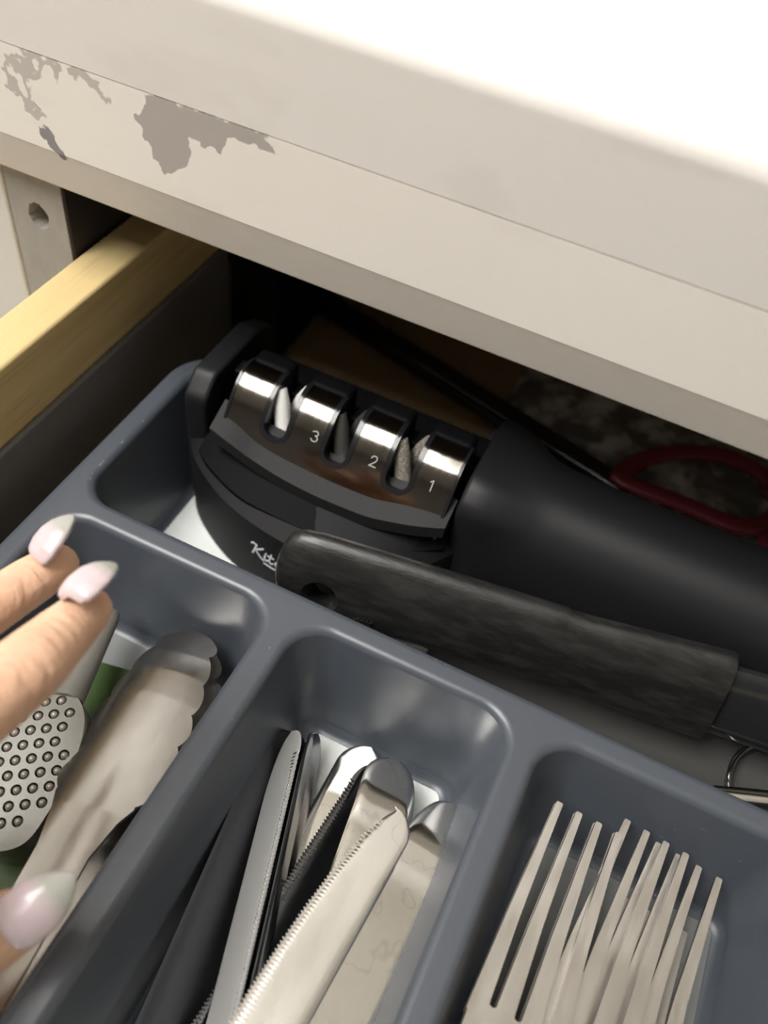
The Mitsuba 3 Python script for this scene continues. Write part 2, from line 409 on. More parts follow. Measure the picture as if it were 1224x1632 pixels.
# bulging skirt
SX = A(-.1425, -.1355, -.123, -.108, -.095, -.080, -.066, -.0500)
Sfun = PchipInterpolator(SX, A(.0550, .0537, .0524, .0510, .0506, .0508, .0521, .0562))
Zfun = PchipInterpolator(SX, A(.0560, .0548, .0518, .0502, .0497, .0500, .0522, .0550))
xs = np.linspace(-.1420, -.0508, 35)
pl = sg.Polygon([(x, float(Sfun(x))) for x in xs] + [(-.0508, .066), (-.1420, .066)])
def skirt_warp(v):
    xx = np.clip(v[:, 0], -.1425, -.0505); v = v + A(0, 0, -.0052); v[:, 2] += Zfun(xx); e = Sfun(xx); top = v[:, 2] > Zfun(xx) - .002
    v[top, 2] += np.clip(v[top, 1] - e[top], 0, .02) * .45
    return v
put(SH + '__skirt', extrude_warp(pl, .0052, .0035, skirt_warp), 'skirt_plastic', 25)
label(SH + '__skirt', 'dark grey bulging skirt below the steel cover')
# steel cover: one sheet bent along the sharpener's length, cut by three slots
prof = curve(A((.0535, .0450), (.0572, .0530), (.0612, .0590), (.0655, .0645), (.0686, .0676), (.0715, .0697), (.0762, .0711), (.0808, .0702), (.0842, .0672), (.0858, .0610)), 160)
sl = np.r_[0, np.cumsum(np.linalg.norm(np.diff(prof, axis=0), axis=1))]
tang = np.gradient(prof, axis=0); tang /= np.linalg.norm(tang, axis=1)[:, None]
nor = np.c_[-tang[:, 1], tang[:, 0]]
def bend(v, lift=0.0):
    s = v[:, 1]; y = np.interp(s, sl, prof[:, 0]); z = np.interp(s, sl, prof[:, 1])
    ny, nz = np.interp(s, sl, nor[:, 0]), np.interp(s, sl, nor[:, 1])
    h = v[:, 2] + lift
    return np.c_[v[:, 0], y + ny * h, z + nz * h]
slots = [(-.1249, -.1147), (-.1011, -.0911), (-.0775, -.0673)]
SB = float(np.interp(.0600, prof[:90, 0], sl[:90]))
def slot_poly(a, b, g=0.0):
    rr = (b - a) / 2 - .0008
    q = sg.box(a, SB, b, .08)
    return q.buffer(-rr, 8).buffer(rr, 12).union(sg.box(a, SB + .01, b, .08)).buffer(g, 8)
S1 = sl[-1]
sheet = sg.box(-.1385, .004, -.0535, S1 - .001)
cut = so.unary_union([slot_poly(a, b) for a, b in slots])
put(SH + '__steel_cover', extrude_warp(sheet.difference(cut.buffer(.0006)), .0007, .0022, lambda v: bend(v, -.0007)), 'sharpener_steel', 30)
label(SH + '__steel_cover', 'polished steel cover with three slots')
lin = so.unary_union([slot_poly(a, b, .0009).difference(slot_poly(a, b, -.0009)) for a, b in slots])
ends = sg.box(-.1394, .004, -.1383, S1 - .001).union(sg.box(-.0537, .004, -.0526, S1 - .001))
lin = lin.union(ends).intersection(sg.box(-.2, .003, 0, S1 - .0005))
put(SH + '__slot_liner', extrude_warp(lin, .0070, .0022, lambda v: bend(v, -.0066)), 'black_gloss', 35)
# inner block that closes the cover behind the slots
put(SH + '__inner_block', tm(box(-.1475, -.0500, .0800, .0870, .036, .0620, .001)), 'black_satin', 30)
caps = []
for a, b in ((-.139, -.1235), (-.1160, -.0998), (-.0923, -.0762), (-.0686, -.053)):
    put(SH + '__rear_cap', tm(box(a, b, .0792, .0876, .058, .0716, .0022)), 'black_matte', 35)
# the abrasive rods: a crossed pair in each slot
for (a, b), mat in zip(slots, ('ceramic_white', 'rod_dark', 'rod_grit')):
    mid = (a + b) / 2
    for s in (1, -1):
        p0 = A(mid - s * .0046, .0745 if s > 0 else .0790, .0680); p1 = A(mid + s * .0026, .0655 if s > 0 else .0775, .0490)
        put(SH + '__sharpening_rod', tube([p0, p0 * .75 + p1 * .25, p1 * .75 + p0 * .25, p1], [.0022, .0030, .0030, .0026], 16), mat, 50)
# numbers on the steel
DIG = {'3': [[(-.9, 1.7), (-.3, 2.0), (.35, 1.95), (.75, 1.5), (.6, .95), (.0, .75), (.65, .55), (.95, 0), (.75, -.6), (.1, -.95), (-.6, -.8), (-.95, -.4)]],
       '2': [[(-.85, 1.2), (-.6, 1.8), (0, 2.0), (.6, 1.8), (.8, 1.2), (.5, .5), (-.9, -.95), (1.0, -.95)]],
       '1': [[(-.6, 1.4), (.1, 2.0), (.1, -1.0)]]}
for ch, x in (('3', -.1050), ('2', -.0823), ('1', -.0605)):
    s0 = float(np.interp(.0647, prof[:100, 0], sl[:100])) - .0008
    k = .00125
    paths = [[(x + px * k, s0 + (pz - .5) * k) for px, pz in q] for q in DIG[ch]]
    put(SH + '__number', extrude_warp(stroke(paths, .00042), .00016, .001, lambda v: bend(v, -.00004)), 'digit_grey', False)
    labels[sorted(kk for kk in scene if kk.startswith(SH + '__number'))[-1]] = {'label': f'engraved number {ch}'}
# lettering on the base: script, its rest lies behind the utensil handle
K = [[(.5, 0), (1.5, 3.2)], [(.2, 2.9), (.7, 3.35), (1.5, 3.2)], [(3.1, 3.3), (2.2, 2.4), (1.2, 1.7), (1.7, .9), (2.6, 0), (3.2, -.3)]]
LET = K + [[(3.6, 1.6), (3.4, .5), (3.8, .05), (4.3, .5)], [(3.8, 2.3), (3.85, 2.35)],
           [(5.1, 2.9), (4.6, .7), (4.9, .05), (5.5, .4)], [(4.3, 2.0), (5.6, 2.1)],
           [(7.0, 1.4), (6.5, 1.6), (6.0, .9), (6.3, .1), (6.9, .05), (7.4, .5)],
           [(7.9, 3.0), (7.7, .1)], [(7.7, .8), (8.2, 1.5), (8.7, 1.3), (8.7, .1)], [(3.4, -1.1), (5.2, -1.2), (8.6, -.9)]]
kk = .00185
paths = [[(-.1150 + px * kk, .0212 + pz * kk) for px, pz in q] for q in LET]
def on_base(v):
    return np.c_[v[:, 0], Efun(v[:, 0]) - .00005 - v[:, 2] * 1.0, v[:, 1]]
txt = extrude_warp(stroke(paths, .00072), .00012, .002, on_base); txt.invert()
put(SH + '__lettering', txt, 'print_white', False)
label(SH + '__lettering', 'white script lettering')
# long moulded grip to the right
gx = np.r_[-.0500, -.0495, -.0480, -.0440, -.040, -.034, -.027, -.02, -.01, .0, .03, .06, .085, .100, .106, .109]
gr = np.r_[1, 1, 1, 1, 1, .99, .98, .97, .96, .95, .95, .98, 1.0, .94, .75, .4]
cheek_c = np.array(c1.centroid.coords[0]); a = np.arange(64) / 64 * 2 * math.pi
def cheek_ray(o):
    q = c1.buffer(o, 8); out = []
    for t in a:
        hit = sg.LineString([cheek_c, cheek_c + .2 * A(math.cos(t), math.sin(t))]).intersection(q.exterior)
        out.append(hit.coords[0] if hit.geom_type == 'Point' else list(hit.geoms)[0].coords[0])
    return np.array(out)
rings = []
for x, s_ in zip(gx, gr):
    c, d = np.cos(a), np.sin(a); c, d = np.sign(c) * abs(c) ** .86, np.sign(d) * abs(d) ** .86
    el = np.c_[.0850 + .0235 * s_ * c, .0365 + .0300 * s_ * d]
    k = smooth(-.044, -.022, x)
    ck = cheek_ray(-.0016 if x < -.0498 else -.0006 if x < -.049 else 0.0)
    rings.append(np.c_[np.full(64, x), ck * (1 - k) + el * k])
put(SH + '__grip', loft(rings), 'black_soft', 50)
label(SH, 'black knife sharpener with steel cover numbered 3 2 1 and long grip', 'knife sharpener')

# ================================================================ utensil with the black handle in front of the sharpener
UH = 'kitchen_utensil'
P0, P1 = A(-.0975, .0262, .0400), A(.0515, .0490, .0395)
ax = unit(P1 - P0); face = unit(A(.05, -.94, .34)); face = unit(face - ax * (face @ ax)); up = np.cross(face, ax); up = up if up[2] > 0 else -up
L = np.linalg.norm(P1 - P0)
stn = [(0.0, .30, .45), (.0010, .55, .65), (.003, .80, .82), (.007, .95, .92), (.014, 1.0, .96), (.040, 1.0, 1.0), (.075, .98, 1.06), (.092, .98, 1.03), (.0965, .98, 1.03), (.0975, .955, .985), (.105, .955, .99), (.126, 1.04, 1.04), (L - .003, 1.12, 1.06), (L - .0006, 1.11, 1.05), (L, 1.08, 1.02)]
rings = []
for u, sh, st in stn:
    a = np.arange(56) / 56 * 2 * math.pi
    c, d = np.cos(a), np.sin(a); c, d = np.sign(c) * abs(c) ** .85, np.sign(d) * abs(d) ** .85
    rings.append(P0 + ax * u + (.0158 * sh) * d[:, None] * up + (.0064 * st) * c[:, None] * face)
h = loft(rings)
hm = manifold3d.Manifold(manifold3d.Mesh(h.vertices.astype(np.float32), h.faces.astype(np.uint32)))
if hm.volume() < 0:
    h.invert(); hm = manifold3d.Manifold(manifold3d.Mesh(h.vertices.astype(np.float32), h.faces.astype(np.uint32)))
hc = P0 + ax * .0170 - up * .0060
fr = frame(hc, face, ax)
ring = lambda rr, t: fr(np.c_[np.full(32, t), rr * np.cos(np.arange(32) / 16 * math.pi), rr * np.sin(np.arange(32) / 16 * math.pi)])
cutter = loft([ring(.0072, .0085), ring(.0068, .0062), ring(.0050, .0040), ring(.0046, 0), ring(.0046, -.012)])
cm = manifold3d.Manifold(manifold3d.Mesh(cutter.vertices.astype(np.float32), cutter.faces.astype(np.uint32)))
if cm.volume() < 0:
    cutter.invert(); cm = manifold3d.Manifold(manifold3d.Mesh(cutter.vertices.astype(np.float32), cutter.faces.astype(np.uint32)))
put(UH + '__handle', tm(hm - cm), 'handle_plastic', 40)
label(UH + '__handle', 'scuffed black handle with a hanging hole')
# embossed mark next to the hole
mk = frame(P0 + ax * .0285 - up * .0105 + face * .0060, ax, face)
mp = [[(i * .0016 + .0008 * j, -.0012 + .0012 * j), (i * .0016 + .0018 + .0008 * j, -.0004 + .0012 * j)] for i in range(4) for j in range(3)]
put(UH + '__emboss', extrude_warp(stroke(mp, .00045), .00055, None, mk), 'handle_plastic', False)
# glossy blade-like neck beyond the handle
rings = []
for u, hh, t in ((-.006, .0135, .0042), (.004, .0138, .0044), (.03, .0150, .0040), (.06, .0160, .0036), (.075, .0150, .0030), (.082, .011, .0022)):
    a = np.arange(40) / 40 * 2 * math.pi
    c, d = np.cos(a), np.sin(a); c, d = np.sign(c) * abs(c) ** .9, np.sign(d) * abs(d) ** .75
    rings.append(P1 + ax * u - up * .0005 + hh * d[:, None] * up + t * c[:, None] * face)
put(UH + '__shaft', loft(rings), 'smoke_plastic', 45)
label(UH + '__shaft', 'glossy black shaft')
label(UH, 'black handled kitchen utensil lying in front of the knife sharpener', 'kitchen utensil')

tp = sg.box(-.022, -.020, .105, .020).buffer(-.008).buffer(.008, 10)
fr = frame(A(-.020, .0415, .0150), A(1, .02, .02), A(0, .02, 1))
principled('dark_steel', (.060, .060, .058), .35, .6)
put('steel_turner', extrude_warp(tp, .0014, .0035, lambda v: fr(np.c_[v[:, 0], v[:, 1], v[:, 2] - .0060 * (1 - (v[:, 1] / .02) ** 2)])), 'dark_steel', 50)  # plate added over the pale pad, its dark grey giving the shade there
label('steel_turner', 'added dark curved plate giving the shade beneath the black utensil handle', 'steel plate')

# ================================================================ behind the tray: bar, scissors, film, block
B0, B1 = (-0.17559, 0.20266, 0.00600), (-0.00748, 0.15487, 0.00850)
B0 = A(*B0); B1 = A(*B1); d = unit(B1 - B0)
pts = [B0 - d * .014, B0 - d * .010, B0 + d * .02, (B0 + B1) / 2, B1 - d * .01, B1 + d * .008, B1 + d * .012]
put('black_bar', tube(pts, [.0050, .0058, .0060, .0060, .0060, .0055, .003], 24, squash=.95, power=.8), 'black_gloss', 40)
label('black_bar', 'slim black utensil handle lying slantwise on the drawer bottom behind the sharpener', 'utensil handle')
put('storage_box__body', tm(box(-.1915, -.1685, .150, .224, .0003, .052, .003)), 'black_satin', 40)
put('storage_box__lid', tm(box(-.1920, -.1680, .149, .225, .0505, .0560, .002)), 'black_satin', 40)
label('storage_box', 'black box in the dark rear corner of the drawer', 'box')
# crumpled grey film
c0 = A(.012, .186)
n = 60
gx, gy = np.meshgrid(np.linspace(-.075, .075, n), np.linspace(-.040, .040, n), indexing='ij')
rr = np.clip(1 - (np.abs(gx) / .075) ** 3 - (np.abs(gy) / .040) ** 3, 0, 1)
import meshkit
P = np.stack([gx, gy, gx * 0], -1)
nz = meshkit.fbm(P * 70, 4, 3); nz2 = 1 - np.abs(2 * meshkit.fbm(P * 110, 3, 9) - 1)
hz = .0008 + rr ** .5 * (.0035 + .004 * nz + .004 * nz2 ** 4)
top = np.stack([c0[0] + gx, c0[1] + gy, hz], -1).reshape(-1, 3)
bot = top.copy(); bot[:, 2] = .0004
idx = np.arange(n * n).reshape(n, n); q = np.stack([idx[:-1, :-1], idx[1:, :-1], idx[1:, 1:], idx[:-1, 1:]], -1).reshape(-1, 4)
f = np.vstack([q[:, [0, 1, 2]], q[:, [0, 2, 3]]]); bf = f[:, ::-1] + n * n
edge = np.r_[idx[:, 0], idx[-1, 1:], idx[-2::-1, -1], idx[0, -2:0:-1]]
sf = [[a, b, b + n * n] for a, b in zip(edge, np.roll(edge, -1))] + [[a, b + n * n, a + n * n] for a, b in zip(edge, np.roll(edge, -1))]
put('plastic_bag', trimesh.Trimesh(np.vstack([top, bot]), np.vstack([f, bf, np.array(sf)]), process=False), 'grey_film', True)
label('plastic_bag', 'mottled grey crumpled plastic bag under the red scissors at the drawer back', 'plastic bag')
# scissors with red loops
def loop(pts, r0, sq=.6):
    pts = np.asarray(pts, float); c = curve(np.vstack([pts, pts[:1]]), 73)[:-1]
    rings = []
    for i in range(len(c)):
        t = unit(c[(i + 1) % len(c)] - c[i - 1]); s = unit(np.cross((0, 0, 1), t)); u = np.cross(t, s)
        a = np.arange(14) / 14 * 2 * math.pi
        rings.append(c[i] + r0 * (np.cos(a)[:, None] * s + sq * np.sin(a)[:, None] * u))
    return loft(rings + [rings[0]], False, False)
zz = .0165
l1 = [(-0.00233, 0.15055, 0.01650), (0.00364, 0.16550, 0.01650), (0.01620, 0.17870, 0.01650), (0.03569, 0.18819, 0.01650), (0.05743, 0.18473, 0.01650), (0.06408, 0.16813, 0.01650), (0.05328, 0.15209, 0.01650), (0.03210, 0.15064, 0.01650), (0.01305, 0.15024, 0.01650)]
m = loop(l1, .0042)
put('scissors__finger_loop', m, 'red_plastic', 60)
l2 = [A(.062, .150, zz), A(.072, .138, zz), A(.092, .132, zz), A(.115, .138, zz), A(.118, .150, zz), A(.095, .156, zz), A(.075, .157, zz)]
put('scissors__finger_loop', loop(l2, .0042), 'red_plastic', 60)
put('scissors__blade', extrude_warp(sg.Polygon([(0, -.007), (.0, .006), (.055, .008), (.098, .002), (.1, 0)]), .0018, None, frame(A(.118, .166, .0135), A(1, .16, 0), A(0, 0, 1))), 'chrome', False)
put('scissors__blade', extrude_warp(sg.Polygon([(0, -.006), (.0, .007), (.098, .001), (.1, -.001), (.055, -.008)]), .0018, None, frame(A(.118, .160, .0157), A(1, .22, 0), A(0, 0, 1))), 'chrome', False)
put('scissors__arm', tube([A(.058, .178, zz), A(.085, .172, .0155), A(.122, .166, .0145)], [.0046, .0050, .0050], 16, squash=.6), 'red_plastic', 50)
put('scissors__arm', tube([A(.110, .152, zz), A(.117, .156, .0168), A(.124, .161, .0168)], [.0046, .0050, .0048], 16, squash=.5), 'red_plastic', 50)
label('scissors', 'red handled scissors lying on a grey bag at the drawer back', 'scissors')

# ---------------------------------------------------------------- small steel strainer at the right of the rear compartment
def lathe(prof, c, n=56):
    rings = []
    for rr, z in prof:
        a = np.arange(n) / n * 2 * math.pi
        rings.append(np.c_[c[0] + rr * np.cos(a), c[1] + rr * np.sin(a), np.full(n, c[2] + z)])
    return loft(rings, True, False)
cc = A(.0860, .0385, .0045)
put('measuring_cup__bowl', lathe([(.006, .0002), (.0125, .0008), (.0160, .003), (.0182, .008), (.0192, .0135), (.0197, .0136), (.0190, .0078), (.0166, .0022), (.013, .0)], cc), 'smoke_plastic', 50)
t = np.arange(64) / 64 * 2 * math.pi
put('measuring_cup__rim', loop(np.c_[cc[0] + .0196 * np.cos(t[::8]), cc[1] + .0196 * np.sin(t[::8]), np.full(8, cc[2] + .0136)], .0010, 1.0), 'chrome', 60)
put('measuring_cup__handle', tube(curve(A((.1050, .0385, .0180), (.125, .042, .0185), (.150, .050, .016)), 12), .0035, 14, squash=.4), 'chrome', 50)
label('measuring_cup', 'small dark round cup with shiny rim beside the black utensil shaft', 'measuring cup')

put('teaspoon', tube(curve(A((.0585, .0262, .0190), (.0660, .0290, .0200), (.090, .0375, .0215), (.120, .047, .020), (.150, .056, .0165)), 20), [.0012] + [.0026] * 18 + [.0014], 16, squash=.4), 'chrome', 50)
label('teaspoon', 'shiny thin spoon handle just behind the tray divider at the right', 'spoon')

# ================================================================ table knives
def blade(key, tip, end, nrm, w, text, bsdf='knife_steel', serr=0, length=.205, t=.0019, s0=.010, s1=.088, curve_side=1, point=.0, sag=0.0, TL=.022):
    """a steel table knife from tip to handle end; serr: the side (+1/-1) of the teeth; curve_side: the side that the tip's curve eats away"""
    tip, end = A(*tip), A(*end); axd = unit(end - tip); fr = frame(tip, axd, nrm)
    N = 420 if serr else 90
    us = np.r_[np.linspace(0, .016, 24), np.linspace(.016, .095, N)[1:], np.linspace(.095, length, 40)[1:]]
    hw = w / 2; rows = []
    for u in us:
        a = b = hw
        e = min(u / .009, 1)
        rnd = math.sqrt(max(1 - (1 - e) ** 2, 0))
        a = hw * rnd if curve_side < 0 else hw * (math.sqrt(max(1 - (1 - min(u / TL, 1)) ** 2.2, 0)) * (1 + point) - point)
        b = hw * rnd if curve_side > 0 else hw * (math.sqrt(max(1 - (1 - min(u / TL, 1)) ** 2.2, 0)) * (1 + point) - point)
        if u < .003:
            k = math.sqrt(max(1 - (1 - u / .003) ** 2, 0)); a = a * k if curve_side > 0 else a; b = b * k if curve_side < 0 else b
        if curve_side > 0: a = max(a, -b * .55 * rnd)
        else: b = max(b, -a * .55 * rnd)
        if u > .098:                                   # the neck and the handle
            k = smooth(.098, .112, u); hn = hw * .62; k2 = smooth(.125, length - .02, u)
            target = hn + (hw * .95 - hn) * k2
            a = a + (target - a) * k; b = b + (target - b) * k
            if u > length - .009: q = math.sqrt(max(1 - ((u - length + .009) / .009) ** 2, 0)); a *= q; b *= q
        tooth = .00055 * abs(((u / .00115) % 1) * 2 - 1) if serr and s0 < u < s1 else 0
        if serr > 0: a -= tooth
        if serr < 0: b -= tooth
        rows.append((u, -b, a))
    M = 13; qs = np.linspace(-1, 1, M); top, bot = [], []
    for u, lo, hi in rows:
        th = t / 2 * (1 if u < .098 else 1 + .9 * smooth(.10, .13, u)) * (min(1, u / .02) * .6 + .4)
        prof = np.sqrt(np.clip(1 - .93 * np.abs(qs) ** 7, 0, 1))
        ww = lo + (hi - lo) * (qs + 1) / 2
        z0 = -sag * max(.034 - u, 0) ** 2
        top.append(np.c_[np.full(M, u), ww, z0 + th * prof]); bot.append(np.c_[np.full(M, u), ww, z0 - th * prof])
    rings = [np.vstack([a, b[::-1]]) for a, b in zip(top, bot)]
    m = loft(rings); m.vertices = fr(np.array(m.vertices))
    k = put(key, m, bsdf, 40)
    if serr:                                            # ground scallops along the toothed edge
        sc = []
        for u in np.arange(s0, s1, .00115):
            i = int(np.argmin(np.abs(us - u))); e = rows[i][2] if serr > 0 else rows[i][1]
            sgn = -1 if serr > 0 else 1
            sc.append(trimesh.creation.capsule(.0013, .00042 if bsdf == 'knife_satin' else .00025, count=[6, 6]))
            v = np.array(sc[-1].vertices); v = np.c_[v[:, 0], v[:, 2] * 1.0, v[:, 1]]
            v = v + A(u, e + sgn * .0003 - (.0014 if sgn < 0 else 0), t * .20)
            sc[-1] = trimesh.Trimesh(fr(v), sc[-1].faces, process=False)
        put(k + '__serration', trimesh.util.concatenate(sc), 'chrome' if bsdf == 'knife_satin' else bsdf, 40)
        labels[k + '__serration'] = {'label': 'row of ground teeth', 'kind': 'stuff'}
    label(k, text, 'knife', 'table knives in the middle compartment')
    return k

principled('knife_satin', (.50, .50, .49), .40, metal=.45)
principled('blade_dim_reflection', (.24, .24, .25), .22, metal=1.0)  # darker copy of the knife steel, dim reflections put into its colour
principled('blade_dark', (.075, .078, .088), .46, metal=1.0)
blade('table_knife', (-0.06506, -0.01473, 0.01250), (-0.05373, -0.10110, 0.01250), (.60, -.1, .80), .0275, 'wide dark blade lying along the left wall under the upright knives', 'blade_dark', curve_side=1, TL=.05)
blade('table_knife', (-0.06681, -0.01914, 0.02350), (-0.04470, -0.09634, 0.02550), (-.88, -.1, .47), .0170, 'table knife standing on edge against the left tray wall, teeth facing right', 'knife_satin', serr=1, s0=.010, s1=.096, curve_side=-1)
blade('table_knife', (-0.06174, -0.01529, 0.02050), (-0.03819, -0.09522, 0.02150), (.98, -.1, .12), .0165, 'dark table knife on edge, second from the left tray wall', 'blade_dim_reflection', serr=0, curve_side=-1)
blade('table_knife', (-0.06125, -0.01149, 0.01350), (-0.04931, -0.05580, 0.01370), (.90, -.1, .30), .0160, 'black looking table knife on edge with fine teeth beside the pale floor', 'blade_dim_reflection', serr=1, curve_side=-1)
blade('table_knife', (-0.04386, -0.00538, 0.00850), (-0.04435, -0.07260, 0.00900), (-.12, -.27, .95), .0170, 'bright white reflecting table knife lying flat, its tip touching the rear tray wall', 'knife_polished', serr=0, curve_side=1)
blade('table_knife', (-0.03668, -0.01393, 0.01650), (-0.04227, -0.06742, 0.01420), (.55, .38, .70), .0150, 'dark tilted table knife with fine teeth crossing over the bright blade', 'blade_dim_reflection', serr=-1, curve_side=1)
blade('table_knife', (-0.03283, -0.00975, 0.02450), (-0.02654, -0.05827, 0.02250), (.10, 0, 1), .0185, 'grey table knife with rounded tip sticking out beneath the pointed blade', 'knife_polished', serr=0, curve_side=1, sag=5.5)
blade('table_knife', (-0.02717, -0.02999, 0.03300), (-0.03235, -0.09763, 0.03900), (-.05, .10, 1), .0165, 'scratched table knife on top of the pile with coarse teeth and a sharp point', 'knife_steel', serr=-1, curve_side=-1, s0=.006, s1=.078, point=.35, TL=.07)
blade('table_knife', (-0.01221, -0.01361, 0.02150), (-0.01718, -0.08537, 0.02700), (.08, .12, 1), .0195, 'water stained table knife lying flat along the right side of the pile', 'knife_polished', serr=0, curve_side=-1, TL=.030, sag=3.6)

# ================================================================ forks
def fork(tip_c, root_c, nrm, text, wtip=.0186, tines=4, arch=.0022):
    tip_c, root_c = A(*tip_c), A(*root_c); axd = root_c - tip_c; Lt = np.linalg.norm(axd); fr = frame(tip_c, axd, nrm)
    wroot = wtip * 1.14; parts = []
    for i in range(tines):
        q = (i / (tines - 1) - .5)
        parts.append(sg.Polygon([(.0002, q * wtip - .00060), (.0002, q * wtip + .00060), (Lt * .5, q * (wtip + wroot) / 2 + .00128), (Lt + .004, q * wroot + .0022), (Lt + .004, q * wroot - .0022), (Lt * .5, q * (wtip + wroot) / 2 - .00128)]).buffer(.0004, 6))
    hw = wroot / 2 + .0022
    parts.append(sg.Polygon([(Lt + .001, -hw), (Lt + .001, hw), (Lt + .012, hw), (Lt + .024, hw * .72), (Lt + .034, .0042), (Lt + .05, .0034), (Lt + .075, .0044), (Lt + .112, .0075), (Lt + .122, .0062), (Lt + .126, 0),
                             (Lt + .122, -.0062), (Lt + .112, -.0075), (Lt + .075, -.0044), (Lt + .05, -.0034), (Lt + .034, -.0042), (Lt + .024, -hw * .72), (Lt + .012, -hw)]))
    poly = so.unary_union(parts).buffer(-.0005, 6).buffer(.0005, 6)
    poly = poly.buffer(.0008, 8).buffer(-.0008, 8)
    def warp(v):
        u, w, z = v[:, 0], v[:, 1], v[:, 2] - .001
        th = np.interp(u, [0, Lt, Lt + .03, Lt + .05, Lt + .12], [.75, 1.05, 1.2, 1.5, 1.1])
        z = z * th
        c = np.interp(u, [0, Lt * .25, Lt * .6, Lt, Lt + .03, Lt + .06, Lt + .12], [.0012, -.0006, -arch, -.0008, .003, .0048, .0030])
        return fr(np.c_[u, w, z + c])
    m = extrude_warp(poly, .0020, .0025, warp)
    k = put('table_fork', m, 'fork_steel', 50)
    label(k, text, 'fork', 'table forks in the right compartment')
fork((0.02532, -0.00740, 0.03350), (0.02412, -0.06508, 0.03150), (.03, -.05, 1), 'leftmost table fork on top of the pile, its four tine tips against the rear wall')
fork((0.02532, -0.00627, 0.02980), (0.02412, -0.06500, 0.02780), (.03, -.05, 1), 'table fork nested directly under the leftmost fork, its tips just showing')
fork((0.04589, -0.00166, 0.03000), (0.04148, -0.06214, 0.02900), (.03, -.05, 1), 'table fork with the foremost row of tips right of the leftmost fork')
fork((0.05756, -0.00187, 0.02550), (0.05283, -0.06207, 0.02400), (.02, -.05, 1), 'table fork under its neighbours with the rightmost tine standing apart', wtip=.0192)
fork((0.05539, -0.01644, 0.01300), (0.05202, -0.07051, 0.01500), (.02, -.05, 1), 'lowest table fork, only one pale tine showing near the compartment floor', wtip=.0180)

# ================================================================ left compartment
# tongs: two scalloped heads
def tongs_head(key, tip, end, nrm, bow=.0046):
    tip, end = A(*tip), A(*end); fr = frame(tip, end - tip, nrm)
    def outline(u):
        if u < .010: base = .0145 * math.sqrt(max(1 - (1 - u / .010) ** 2, 0)) * .72
        else: base = np.interp(u, [.010, .022, .038, .055, .063, .072, .083, .120, .2], [.0100, .0132, .0150, .0152, .0136, .0100, .0076, .0070, .0080])
        lobe = .0016 * (abs(math.sin(math.pi * (u + .001) / .0112)) ** .7 - .5) if u < .066 else 0
        return base + lobe * min(1, u / .006)
    us = np.linspace(.0, .20, 320); M = 17; qs = np.linspace(-1, 1, M); rings = []
    for u in us:
        w = max(outline(u), .0004)
        cr = bow * np.interp(u, [0, .02, .07, .1, .2], [.6, 1, 1, .55, .5]) * (1 - (qs * w / .0165) ** 2 * 1.0)
        dip = np.interp(u, [0, .012, .03, .2], [-.0028, -.0008, 0, 0])
        t = .0005
        rings.append(np.vstack([np.c_[np.full(M, u), qs * w, cr + dip + t], np.c_[np.full(M, u), qs * w, cr + dip - t][::-1]]))
    m = loft(rings); m.vertices = fr(np.array(m.vertices))
    return put(key, m, 'tongs_steel', 50)
tongs_head('tongs__arm', (-0.11231, -0.00297, 0.02400), (-0.10010, -0.08826, 0.03500), (-.16, .05, 1))
tongs_head('tongs__arm', (-0.11103, -0.00223, 0.01500), (-0.10151, -0.08807, 0.01500), (.10, -.1, -1))
put('tongs__hinge', tube([A(-.100, -.200, .010), A(-.100, -.200, .032)], .0035, 16, up=(0, 1, 0)), 'chrome', 40)
label('tongs', 'stainless steel kitchen tongs with scalloped heads left of the knives', 'tongs')

# press with rows of pegs
O = A(*(-0.12838, -0.06640, 0.03000))
pn = unit(A(-.05, -.12, 1))
e1 = A(*(-0.11307, -0.05767, 0.03000)) - A(*(-0.12838, -0.06640, 0.03000)); e1 = unit(e1 - pn * (e1 @ pn))
fr = frame(O, e1, pn)
inv = lambda p: ((A(*p) - O) @ e1, (A(*p) - O) @ np.cross(pn, e1))
out = [inv(p) for p in ((-0.13537, -0.04315, 0.03000), (-0.12734, -0.04367, 0.03000), (-0.12183, -0.04829, 0.03000), (-0.11777, -0.05640, 0.03000), (-0.11491, -0.06681, 0.03000), (-0.11456, -0.07692, 0.03000), (-0.11555, -0.08492, 0.03000), (-0.11937, -0.08918, 0.03000), (-0.12986, -0.09170, 0.03000), (-0.14222, -0.08625, 0.03000), (-0.15109, -0.07513, 0.03000), (-0.15298, -0.06265, 0.03000), (-0.14732, -0.05011, 0.03000))]
plate = sg.Polygon(curve(np.array(out + out[:1]), 120)[:-1])
a_v = A(*inv((-0.12677, -0.06116, 0.03000))) - A(*inv((-0.13068, -0.06367, 0.03000))); b_v = A(*inv((-0.13221, -0.06755, 0.03000))) - A(*inv((-0.13702, -0.06537, 0.03000)))
o_v = A(*inv((-0.13702, -0.06537, 0.03000))); b_v = A(b_v[0], b_v[1])
spots = [o_v + i * a_v + j * b_v for i in range(-9, 10) for j in range(-9, 10)]
inside = plate.buffer(-.0030)
spots = [s for s in spots if inside.contains(sg.Point(*s))]
holes = so.unary_union([sg.Point(*s).buffer(.00160, 8) for s in spots])
def dome(v):
    d = np.clip(np.hypot(v[:, 0], v[:, 1]) / .024, 0, 1.3)
    return fr(np.c_[v[:, 0], v[:, 1], v[:, 2] - .0016 * d ** 3 * 1.0])
put('garlic_press', extrude_warp(plate.difference(holes), .0022, .0025, lambda v: dome(v - A(0, 0, .0022))), 'cast_metal', 40)
put('garlic_press__chamber', extrude_warp(plate.buffer(-.0015), .0120, None, lambda v: fr(v - A(0, 0, .0190))), 'dark_hole', 30)
